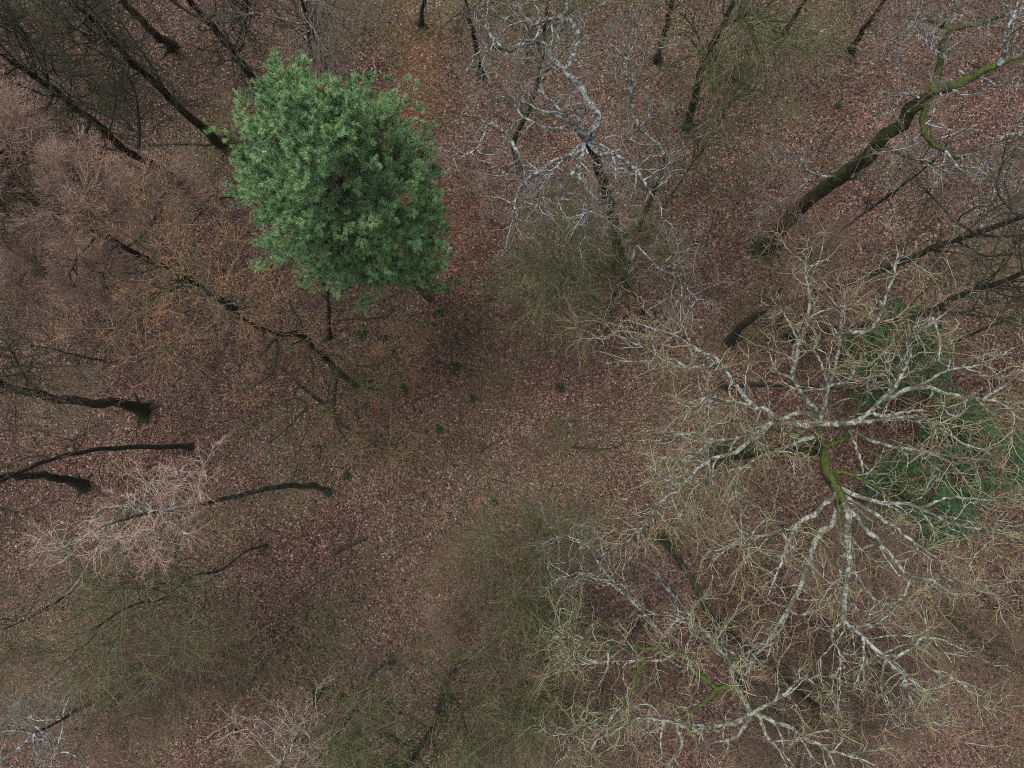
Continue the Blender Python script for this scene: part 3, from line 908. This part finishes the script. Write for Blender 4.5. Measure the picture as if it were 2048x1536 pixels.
# trunks round the edges, and other bare trees:
# name, label, style, seed, trunk path, radius, number of limbs, limb length, dens, extra
EDGE = [
    # left edge
    ("mossy_tree", "thick dark trunk with a leafy green foot, entering from the left edge", 'dark', 51,
     [(285, 822, 0), (240, 808, 2.5), (130, 800, 5.5), (0, 768, 10), (-110, 720, 14)], 0.30, 12, (2.0, 4.5), 0.7, dict(atmin=0.35)),
    ("curved_tree", "thin curved trunk with a long low arch, left edge below the thick dark trunk", 'dark', 52,
     [(382, 894, 0), (330, 893, 2), (200, 898, 6), (100, 920, 9), (0, 962, 12), (-120, 1000, 15)], 0.15, 8, (1.5, 3.5), 0.6, dict(atmin=0.4)),
    ("edge_tree", "short dark trunk at the left edge behind the pink crown", 'dark', 53,
     [(165, 972, 0), (110, 955, 2.5), (0, 953, 6), (-100, 950, 9)], 0.27, 8, (1.5, 3.5), 0.6, dict(atmin=0.3)),
    ("pink_twig_tree", "bare tree with a dense bright pinkish white crown and an arching mossy trunk", 'pale', 54,
     [(655, 985, 0), (625, 972, 2), (550, 975, 7), (450, 998, 11.5), (355, 1015, 15), (275, 1030, 17), (205, 1055, 18.5)], 0.18, 17,
     (1.4, 2.7), 1.3, dict(atmin=0.60, aang=(30, 70), rtop=0.25, sizes=0.85)),
    # left middle crowns
    ("pink_tree", "bare tree with a wide dull pink crown at the left edge", 'pink', 56,
     [(470, 620, 0), (400, 575, 5), (270, 505, 11), (130, 430, 16), (60, 395, 18)], 0.2, 22, (2.5, 5.2), 1.1, dict(atmin=0.35, aang=(35, 80))),
    ("pink_tree", "pinkish tree with a dark trunk cut by the left edge under the wide pink crown", 'pink', 57,
     [(175, 583, 0), (120, 560, 2.5), (0, 480, 8), (-110, 430, 12)], 0.24, 16, (2.5, 5.0), 1.0, dict(atmin=0.2, aang=(35, 85))),
    ("pink_tree", "faint bare tree with thin pinkish grey twigs, left edge above the thick dark trunk", 'pink', 58,
     [(200, 720, 0), (170, 715, 4), (110, 700, 8), (60, 690, 10)], 0.06, 18, (2.5, 4.5), 0.45, dict(atmin=0.4, aang=(40, 85))),
    # top left
    ("dark_forest_tree", "straight dark trunk left of the pine with a mossy foot", 'dark', 61,
     [(440, 285, 0), (385, 240, 3.5), (320, 175, 8), (270, 130, 11), (200, 60, 15), (150, 10, 17)], 0.25, 13, (2.0, 4.5), 0.8, dict(leaves=120, atmin=0.3)),
    ("dark_forest_tree", "forked dark trunk furthest left of the pine with many branches", 'dark', 62,
     [(405, 415, 0), (340, 350, 3.5), (250, 300, 7), (190, 245, 10), (100, 175, 13.5), (20, 120, 16)], 0.26, 16, (2.2, 5.0), 0.9, dict(leaves=250, atmin=0.25)),
    ("dark_forest_tree", "bare purplish trunk with no branches in view, near the top left corner", 'dark', 63,
     [(343, 92, 0), (300, 60, 3), (240, -5, 7), (170, -70, 11)], 0.26, 5, (1.5, 2.5), 0.6, dict(atmin=0.75)),
    ("dark_forest_tree", "dark many stemmed tree rising from behind the top of the pine", 'dark', 64,
     [(535, 205, 0), (500, 150, 3.5), (455, 90, 7), (400, 25, 10), (340, -40, 13)], 0.27, 14, (2.5, 5.5), 0.8, dict(atmin=0.2, aang=(15, 40))),
    ("dark_forest_tree", "short dark trunk in the top left corner", 'dark', 65,
     [(52, 80, 0), (30, 45, 2.5), (0, -10, 6), (-60, -80, 10)], 0.2, 8, (2.0, 4.0), 0.7, dict(atmin=0.2)),
    ("dark_forest_tree", "thin leaning dark tree between the forked trunk and the top left corner", 'dark', 66,
     [(230, 75, 0), (200, 40, 4), (160, -5, 9), (120, -50, 12)], 0.12, 12, (2.0, 4.5), 0.9, dict(atmin=0.1)),
    # top middle
    ("grey_twig_tree", "bare tree with fine pale grey twigs fanning out above the pine", 'greytwig', 71,
     [(690, 250, 0), (665, 180, 5), (635, 90, 11), (610, 20, 15), (595, -20, 17)], 0.15, 16, (2.5, 5.0), 0.9, dict(atmin=0.35, aang=(35, 80))),
    ("thin_dark_tree", "thin dark stem with a side fork between the grey twig tree and the top edge", 'dark', 72,
     [(620, 115, 0), (617, 60, 4), (612, -10, 9), (600, -60, 12)], 0.11, 5, (1.5, 3.0), 0.5, dict(atmin=0.1, aang=(20, 45))),
    ("thin_dark_tree", "short dark stem at the top edge over the bare leaf track", 'dark', 73,
     [(840, 45, 0), (845, 20, 2), (850, -20, 5), (840, -100, 10)], 0.14, 5, (1.5, 3.0), 0.5, dict(atmin=0.4)),
    ("thin_dark_tree", "dark upright trunk just left of the grey lichen limbs at the top", 'dark', 74,
     [(963, 152, 0), (955, 110, 3), (942, 50, 7), (925, -20, 11)], 0.16, 7, (1.5, 3.5), 0.6, dict(atmin=0.15)),
    ("mossy_tree", "mossy dark trunk behind the grey lichen oak limbs", 'olive', 75,
     [(1040, 342, 0), (1028, 285, 4), (1060, 215, 8), (1080, 140, 11), (1092, 40, 15), (1098, -20, 17)], 0.16, 12, (1.5, 3.8), 0.7, dict(atmin=0.25)),
    ("mossy_tree", "forked mossy tree with two dark stems, top right of the grey lichen oak", 'olive', 76,
     [(1375, 250, 0), (1388, 200, 3.5), (1405, 130, 7.5), (1430, 75, 10.5), (1460, 20, 13), (1475, -30, 15)], 0.24, 15, (2.0, 5.0), 0.9, dict(atmin=0.15, aang=(25, 65))),
    ("thin_dark_tree", "plain dark trunk behind the looped grey limb at the top", 'dark', 77,
     [(1315, 118, 0), (1325, 80, 2.5), (1345, 5, 7), (1360, -60, 10)], 0.19, 6, (1.5, 3.0), 0.5, dict(atmin=0.4)),
    ("thin_dark_tree", "leaning dark stem at the top edge left of the steep dark trunk", 'dark', 78,
     [(1562, 75, 0), (1585, 40, 2.5), (1620, -15, 6), (1660, -70, 9)], 0.14, 6, (1.5, 3.0), 0.5, dict(atmin=0.35)),
    ("thin_dark_tree", "steep dark trunk at the top edge on open brown leaves near the leaning oak", 'dark', 79,
     [(1703, 100, 0), (1720, 70, 2), (1755, 20, 5.5), (1790, -40, 9)], 0.17, 5, (1.5, 3.0), 0.5, dict(atmin=0.4)),
    # right
    ("dark_right_tree", "long dark mossy trunk lying across to the right edge, above the spreading oak", 'dark', 81,
     [(1462, 682, 0), (1490, 645, 3), (1570, 603, 6), (1700, 565, 9.5), (1870, 495, 14), (2060, 430, 18)], 0.21, 14, (1.5, 3.8), 0.7, dict(atmin=0.3)),
    ("dark_right_tree", "dark mossy trunk running behind the top limbs of the spreading oak", 'dark', 82,
     [(1580, 668, 0), (1680, 655, 5), (1830, 632, 10), (1960, 575, 13.5), (2070, 540, 16)], 0.2, 14, (1.5, 3.8), 0.5, dict(atmin=0.3)),
    ("dark_right_tree", "short dark trunk glimpsed behind the hub of the spreading oak", 'dark', 83,
     [(1440, 770, 0), (1540, 770, 4), (1640, 775, 8), (1760, 780, 12)], 0.15, 9, (1.5, 3.0), 0.7, dict(atmin=0.5)),
    ("dark_right_tree", "dark thin tree with straight branches below the leaning oak trunk", 'dark', 84,
     [(1640, 500, 0), (1690, 455, 4), (1780, 390, 9), (1870, 320, 13)], 0.10, 12, (1.8, 4.0), 0.7, dict(atmin=0.15, aang=(20, 50))),
    ("pinkish_right_tree", "pale brown twiggy crown just under the leaning oak trunk", 'brown', 85,
     [(1540, 610, 0), (1560, 580, 4), (1590, 540, 8), (1610, 510, 10)], 0.07, 16, (1.2, 2.4), 1.0, dict(atmin=0.45, aang=(35, 75))),
    ("pinkish_right_tree", "rust brown twiggy crown cut by the right edge above the conifers", 'brown', 86,
     [(1900, 690, 0), (1940, 670, 4), (2000, 645, 8), (2040, 630, 10)], 0.08, 14, (2.0, 4.0), 0.5, dict(atmin=0.3, aang=(35, 80))),
    ("rusty_right_tree", "orange tinted twiggy crown at the right edge among the conifers", 'orange', 87,
     [(1850, 868, 0), (1900, 870, 4), (1970, 875, 8), (2020, 880, 10)], 0.08, 14, (1.8, 3.5), 0.5, dict(leaves=700, atmin=0.3, aang=(35, 80))),
    ("dark_right_tree", "straight dark trunk slanting under the mossy oak fork", 'dark', 88,
     [(1432, 1245, 0), (1470, 1278, 2.5), (1535, 1330, 6.5), (1640, 1420, 12)], 0.23, 10, (1.5, 3.5), 0.7, dict(atmin=0.4)),
    # bottom right
    ("brown_twig_tree", "fine brown twiggy crown in the bottom right beneath the long oak limbs", 'brown', 91,
     [(1650, 1240, 0), (1700, 1280, 4), (1760, 1330, 8), (1800, 1370, 10)], 0.07, 18, (2.5, 4.5), 1.0, dict(atmin=0.35, aang=(35, 80))),
    ("brown_twig_tree", "dark brown twiggy crown at the right edge over dark leaves", 'brown', 92,
     [(1800, 1180, 0), (1860, 1210, 4), (1930, 1260, 8), (1980, 1300, 10)], 0.07, 16, (2.5, 4.5), 0.8, dict(atmin=0.35, aang=(35, 80))),
    ("grey_purple_tree", "small pinkish grey twiggy crown beside the lower oak hub", 'pink', 93,
     [(1630, 1060, 0), (1665, 1080, 4), (1715, 1115, 8), (1745, 1130, 10)], 0.06, 14, (1.4, 2.6), 0.9, dict(atmin=0.55, aang=(35, 80))),
    ("brown_twig_tree", "olive brown twiggy crown along the bottom edge right of the mossy oak hub", 'brown', 94,
     [(1500, 1360, 0), (1540, 1410, 4), (1600, 1470, 8), (1640, 1510, 10)], 0.07, 16, (2.2, 4.2), 0.9, dict(atmin=0.35, aang=(35, 80))),
    # bottom middle
    ("mossy_shrub_tree", "mossy green trunk forking into fine branches at the bottom middle", 'olive', 101,
     [(918, 1310, 0), (890, 1370, 3.5), (870, 1445, 7), (835, 1500, 10), (800, 1560, 13)], 0.2, 13, (1.8, 4.0), 1.12, dict(atmin=0.25)),
    ("lichen_spot_tree", "thin tree flecked with grey lichen left of the mossy green trunk", 'olive', 102,
     [(790, 1320, 0), (745, 1345, 2.5), (720, 1400, 5), (690, 1450, 8), (640, 1510, 12)], 0.12, 13, (1.8, 3.6), 1.0, dict(leaves=220, atmin=0.2)),
    ("olive_tree", "twiggy olive tree with a mossy dark stem, bottom middle beside the mossy oak", 'olive', 103,
     [(1062, 1255, 0), (1090, 1290, 3), (1104, 1345, 6.5), (1100, 1400, 9)], 0.15, 14, (1.8, 3.4), 1.25, dict(atmin=0.1, aang=(35, 80))),
    ("olive_tree", "broad thin olive crown over the leaves below the open clearing", 'olive', 104,
     [(1078, 1050, 0), (1070, 1080, 3), (1055, 1120, 5.5), (1050, 1140, 7)], 0.055, 18, (1.8, 3.6), 1.12, dict(atmin=0.2, aang=(35, 85))),
    ("olive_tree", "thin olive brown crown between the clearing and the mossy green trunk", 'brown', 105,
     [(985, 1150, 0), (975, 1180, 3), (962, 1225, 6), (955, 1250, 7)], 0.055, 18, (1.8, 3.6), 0.9, dict(atmin=0.3, aang=(35, 85))),
    ("rusty_bush_tree", "reddish brown twiggy crown at the bottom edge left of the mossy oak", 'brown', 106,
     [(1060, 1310, 0), (1050, 1350, 3), (1035, 1410, 6), (1025, 1440, 8)], 0.06, 16, (1.8, 3.4), 0.9, dict(atmin=0.4, aang=(35, 80))),
    ("rusty_bush_tree", "brown twiggy crown at the bottom edge under the lowest oak limbs", 'brown', 107,
     [(1185, 1330, 0), (1192, 1380, 3), (1200, 1450, 6.5), (1205, 1490, 8)], 0.06, 18, (2.0, 3.8), 0.9, dict(atmin=0.4, aang=(35, 80))),
    # centre left understorey
    ("mossy_tangle_tree", "thin olive crown spreading over pale leaves left of the clearing", 'olive', 113,
     [(770, 785, 0), (755, 782, 2), (735, 775, 4.5), (725, 770, 6)], 0.055, 18, (2.0, 3.8), 0.28, dict(atmin=0.15, aang=(40, 85))),
    ("olive_tree", "tan and olive twiggy crown just below the crooked grey oak trunk", 'olive', 114,
     [(1195, 600, 0), (1165, 575, 4), (1120, 530, 9), (1100, 505, 11)], 0.09, 18, (1.8, 3.4), 1.0, dict(atmin=0.15, aang=(35, 85))),
    ("olive_tree", "dark green twiggy bush around the foot of the crooked grey oak", 'olive', 115,
     [(1225, 545, 0), (1230, 520, 3), (1235, 480, 7)], 0.09, 14, (1.4, 2.6), 1.0, dict(atmin=0.1, aang=(25, 75))),
    ("olive_tree", "thin mossy stem with green upright twigs right of the looped grey limb", 'olive', 116,
     [(1290, 480, 0), (1330, 410, 3), (1390, 320, 7), (1450, 230, 11)], 0.08, 18, (2.0, 4.0), 0.7, dict(atmin=0.1, aang=(10, 40))),
    ("olive_tree", "slim mossy stem running down from the grey forked branch", 'dark', 117,
     [(1300, 655, 0), (1285, 620, 2.5), (1262, 580, 5), (1240, 550, 7)], 0.10, 7, (1.2, 2.4), 0.6, dict(atmin=0.3)),
    # bottom left
    ("olive_tree", "large mossy olive crown with long straight branches, lower left", 'olive', 121,
     [(530, 1092, 0), (492, 1102, 3), (440, 1140, 6), (385, 1152, 9), (330, 1195, 12), (260, 1212, 14), (180, 1262, 17)], 0.085, 22, (2.5, 5.5), 0.75, dict(atmin=0.3, aang=(25, 75))),
    ("brown_twig_tree", "reddish brown crown with orange leaf tips near the bottom left corner", 'brown', 122,
     [(360, 1290, 0), (320, 1325, 4), (260, 1380, 8), (220, 1410, 10)], 0.09, 20, (2.5, 4.8), 1.0, dict(leaves=600, atmin=0.35, aang=(35, 80))),
    ("brown_twig_tree", "dull brown twiggy crown at the left edge under the pink crown", 'brown', 123,
     [(150, 1180, 0), (110, 1205, 4), (50, 1240, 8), (0, 1260, 10)], 0.09, 16, (2.2, 4.6), 0.9, dict(atmin=0.35, aang=(35, 80))),
    ("brown_twig_tree", "thin brown crown over dark leaves left of the mossy green trunk", 'brown', 124,
     [(580, 1260, 0), (555, 1290, 3), (520, 1340, 6.5), (500, 1370, 8)], 0.055, 16, (2.0, 3.8), 0.7, dict(atmin=0.35, aang=(35, 85))),
    ("pale_bottom_tree", "pinkish white bare crown rising over the bottom edge, left of the middle", 'pale', 126,
     [(645, 1375, 0), (618, 1430, 6), (580, 1495, 11), (560, 1535, 14)], 0.09, 13, (1.8, 3.6), 0.8, dict(atmin=0.72, aang=(40, 90))),
]
for nm, lb, st, sd_, pth, rr, na, al, dn_, kw in EDGE:
    if st in ('dark', 'pink', 'orange', 'olive', 'brown'):
        dn_ *= {'dark': 1.3, 'pink': 1.9, 'orange': 1.3, 'olive': 1.3, 'brown': 1.5}[st]
    bare_tree(nm, lb, st, sd_, pth, rr, (), na, al, dens=dn_, **kw)

tl = lambda *p: z3(512, 512, *p)
bare_tree("orange_twig_tree", "bare tree with orange brown twigs and a fan of dark mossy branches below the pine", 'orange', 55,
          [(712, 772, 0), (669, 735, 2.5), (640, 706, 4.5), (605, 672, 7), (549, 668, 9.5), (490, 640, 12), (425, 592, 15), (350, 560, 17)], 0.16,
          [(0.5, tl((280, 480), (270, 400), (230, 340), (200, 270)), 0.115, 'bark_dark'),
           (0.3, tl((270, 430), (210, 460), (180, 470)), 0.092, 'bark_dark'),
           (0.3, tl((310, 540), (320, 590), (340, 660), (345, 740)), 0.081, 'bark_dark'),
           (0.5, tl((140, 490), (130, 570), (110, 680), (40, 750), (-20, 780)), 0.092, 'bark_dark'),
           (0.4, tl((100, 490), (60, 560), (20, 620)), 0.092, 'bark_dark'),
           (0.6, tl((300, 520), (220, 530), (230, 580), (300, 570)), 0.081, 'bark_dark'),
           (0.8, tl((450, 650), (480, 760), (470, 950), (540, 1110)), 0.115, 'bark_dark'),
           (0.5, tl((470, 960), (540, 1030), (640, 1080), (760, 1160)), 0.081, 'bark_dark'),
           (0.8, tl((430, 650), (560, 760), (700, 745), (860, 700)), 0.103, 'bark_dark'),
           (0.8, tl((400, 600), (500, 600), (560, 650), (740, 650), (850, 540)), 0.092, 'bark_dark'),
           (1.0, [(480, 632), (430, 640), (370, 680), (330, 700)], 0.045),
           (1.0, [(420, 590), (400, 540), (380, 470), (385, 420)], 0.045),
           (1.0, [(440, 605), (470, 560), (480, 500)], 0.04),
           (1.0, [(400, 580), (340, 590), (270, 620), (230, 640)], 0.045),
           (1.0, [(380, 570), (320, 530), (280, 480), (270, 440)], 0.045)],
          14, (2.0, 3.8), 0.66, (35, 80), dens=0.95, leaves=3500, tr='bark_dark')
bare_tree("mossy_tangle_tree", "low forked tree with a dark upright trunk and mossy limbs under the pine edge", 'olive', 111,
          [(657, 676, 0), (658, 640, 2.2), (655, 585, 5), (642, 560, 6.5), (625, 525, 8.5)], 0.13,
          [(0.8, tl((425, 270), (380, 220), (330, 180), (270, 130)), 0.113, 'bark_dark'),
           (0.6, tl((450, 420), (480, 410), (520, 380), (740, 370), (840, 330)), 0.095, 'bark_dark'),
           (0.5, tl((430, 300), (520, 330), (640, 300), (820, 240)), 0.057, 'bark_dark'),
           (0.5, tl((430, 220), (480, 250), (560, 170), (600, 110)), 0.057, 'bark_dark')], 4, (1.5, 2.8), 0.2, (35, 80), dens=0.7, tr='bark_dark')
bare_tree("mossy_tangle_tree", "low spreading tree with thin dark arching branches, below the fan of mossy branches", 'olive', 112,
          [(640, 805, 0), (622, 790, 2.5), (605, 773, 5)], 0.10,
          [(0.5, tl((280, 780), (235, 800), (240, 840), (300, 900), (190, 1030), (70, 1120)), 0.095, 'bark_dark'),
           (0.4, tl((280, 790), (230, 750), (190, 700), (140, 660)), 0.066, 'bark_dark'),
           (0.3, tl((235, 850), (190, 870), (190, 950)), 0.057, 'bark_dark'),
           (0.4, tl((300, 900), (320, 970), (290, 1080), (260, 1160)), 0.057, 'bark_dark'),
           (0.4, tl((290, 790), (350, 830), (420, 880), (440, 760)), 0.066, 'bark_dark')], 6, (2.0, 4.0), 0.2, (45, 85), dens=0.6, tr='bark_dark')
bare_tree("pale_corner_tree", "pale limbed bare crown in the bottom left corner", 'lichen', 125,
          [(300, 1330, 0), (225, 1378, 6), (140, 1430, 12), (67, 1467, 16)], 0.12,
          [(0.6, [(67, 1467), (40, 1495), (0, 1524), (-40, 1560)], 0.07), (0.5, [(70, 1475), (113, 1497), (160, 1517), (185, 1550)], 0.06),
           (0.4, [(127, 1440), (118, 1487), (97, 1540)], 0.055), (0.5, [(67, 1467), (20, 1462), (-40, 1470)], 0.05),
           (0.4, [(100, 1450), (120, 1420), (130, 1395)], 0.035), (0.5, [(67, 1467), (70, 1500), (90, 1530)], 0.04)],
          4, (1.6, 2.8), 0.7, (35, 80), dens=0.8)

# sapling in the clearing
bare_tree("sapling_tree", "small many stemmed sapling fanning out at the edge of the clearing below the pine", 'olive', 131,
          [(889, 684, 0), (890, 676, 0.6), (893, 665, 1.2)], 0.05,
          [(2.2, [(891, 672), (897, 640), (905, 615), (935, 592)], 0.03), (1.4, [(892, 668), (920, 662), (965, 650)], 0.025),
           (1.6, [(892, 668), (880, 650), (872, 630)], 0.02), (1.0, [(892, 668), (915, 682), (940, 688)], 0.02),
           (2.0, [(893, 665), (910, 645), (912, 640)], 0.02)], dens=1.0, sizes=0.5)


# ------------------------------------------------------------------ small things on the ground
def tuft(name, label, u, v, rad, seed, group):
    rng = np.random.default_rng(seed)
    p = W(u, v, 0)
    gz = float(ground_z(p[0], p[1]))
    org = np.array([p[0], p[1], gz])
    rad = rad * 0.72
    n = 300 if rad < 0.5 else 900
    a = rng.uniform(0, 6.283, n)
    q = np.sqrt(rng.random(n)) * rad * (1 + 0.4 * np.sin(3 * a + seed) + 0.3 * np.sin(5 * a + 2 * seed))
    c = org + np.stack([np.cos(a) * q, np.sin(a) * q, 0.02 + rng.random(n) * rad * 0.8 * (1 - q / rad / 1.4)], 1)
    d = nrm(np.stack([np.cos(a) + rng.normal(0, .6, n), np.sin(a) + rng.normal(0, .6, n), rng.uniform(0, 1.0, n)], 1))
    s = nrm(np.cross(d, np.array([0, 0, 1.0]) + rng.normal(size=(n, 3)) * 0.3))
    L = rng.uniform(0.06, 0.13, n)[:, None]
    w_ = L * 0.3
    vv = np.stack([c, c + d * L * 0.5 + s * w_, c + d * L, c + d * L * 0.5 - s * w_], 1).reshape(-1, 3)
    mb = MB()
    mb.add(vv, np.arange(4 * n).reshape(-1, 4), np.repeat(rng.random(n), 4))
    o = mb.build(name, M['tuft'], None, org, smooth=False)
    o.location = org
    return tag(o, label, "plant", group)


TG = "small evergreen tufts on the leaf litter"
for i, (u, v, r_, lb) in enumerate([
    (880, 625, 0.28, "dark green tuft just left above the small fanning sapling"),
    (912, 732, 0.27, "dull green tuft right below the small fanning sapling"),
    (946, 797, 0.24, "round dark tuft alone at the left side of the clearing, below the dull green tuft"),
    (878, 858, 0.25, "dark tuft lowest of those below the sapling"),
    (808, 777, 0.2, "small tuft with a pale twig between the olive crown and the clearing"),
    (694, 951, 0.3, "dark green tuft right above the foot of the arching mossy trunk"),
    (1121, 775, 0.24, "spiky green tuft alone in the middle of the open clearing"),
    (725, 668, 0.32, "dark tuft nearer of two beside the tangled mossy limbs"),
    (769, 676, 0.25, "small dark tuft farther of two beside the tangled mossy limbs"),
    (632, 1385, 0.42, "largest dark green tuft, on dark leaves at the bottom left of the middle"),
    (684, 1397, 0.26, "small green tuft beside the largest tuft"),
    (1676, 212, 0.2, "tiny green tuft on open leaves left of the leaning oak top"),
    (988, 1003, 0.2, "tiny dark tuft low in the clearing"),
    (285, 822, 0.75, "broad bright green leafy tuft round the foot of the thick dark left trunk"),
    (443, 284, 0.55, "green mossy tuft round the foot of the straight dark trunk left of the pine"),
]):
    tuft("evergreen_tuft", lb, u, v, r_, 200 + i, TG)


def fallen(name, label, uv, r0, mat, seed, group="fallen branches on the leaves", fork=2):
    rng = np.random.default_rng(seed)
    pts = []
    for u, v in uv:
        p = W(u, v, 0)
        p[2] = ground_z(p[0], p[1]) + r0 * 0.8
        pts.append(p)
    q = resample(pts, 12)
    q[:, :2] += rng.normal(size=(12, 2)) * r0 * 0.4
    org = q[0].copy()
    org[2] -= r0
    mb = MB()
    R = np.linspace(1, 0.4, 12) * r0
    mb.tubes(q[None], R[None], 8, np.array([0.5]), 0, rng, 0.1)
    if fork:
        P, RR = grow(rng, q[None], R[None], fork, 0.2, 0.3, 0.9, 30, 60, 6, 0.12, 0.0, r0 * 0.5, 0.008, 0.4, 0.15)
        mb.tubes(P, RR, 5, np.full(len(P), 0.5))
    o = mb.build(name, M[mat], None, org)
    o.location = org
    return tag(o, label, "branch", group)


fallen("fallen_branch", "mossy fallen branch piece in the upper right of the clearing", [(1123, 842), (1142, 839), (1162, 841)], 0.06, 'bark_moss', 301, fork=0)
fallen("fallen_branch", "long dark fallen branch in the middle of the clearing", [(1142, 892), (1170, 897), (1215, 898), (1245, 890)], 0.06, 'bark_dark', 302)
fallen("fallen_branch", "thin dark fallen branch left in the clearing", [(960, 905), (990, 885), (1022, 872)], 0.045, 'bark_dark', 303)
fallen("fallen_branch", "dark fallen branch right of the mossy stem end in the clearing, under the oak twigs", [(1388, 868), (1408, 850), (1450, 838)], 0.10, 'bark_moss', 304)
fallen("fallen_branch", "pale bare stick on leaves at the top right under the leaning oak", [(1882, 276), (1905, 268), (1925, 258)], 0.05, 'wood_bare', 305)
fallen("fallen_branch", "short pale stick near the steep dark trunk at the top", [(1640, 64), (1655, 58)], 0.035, 'wood_bare', 306, fork=0)
fallen("fallen_log", "dark rotten log lying on leaves at the lower left of the middle", [(668, 1105), (695, 1092), (728, 1080)], 0.12, 'bark_dark', 307, fork=0)
fallen("fallen_branch", "dark fallen branch below the olive crown left of the clearing", [(825, 808), (835, 800), (850, 792)], 0.04, 'bark_dark', 308)
fallen("fallen_branch", "dark hollow of the ditch left of the pine, shaped as a branch", [(300, 290), (370, 288), (420, 290), (480, 285)], 0.07, 'bark_dark', 309)  # dark branch shape standing in for the hollow of the ditch
fallen("fallen_branch", "dark hollow in the leaves left of the lower pine crown, shaped as a branch", [(430, 398), (460, 393), (500, 390)], 0.07, 'bark_dark', 310)  # second ditch hollow, its darkness built as a branch shape
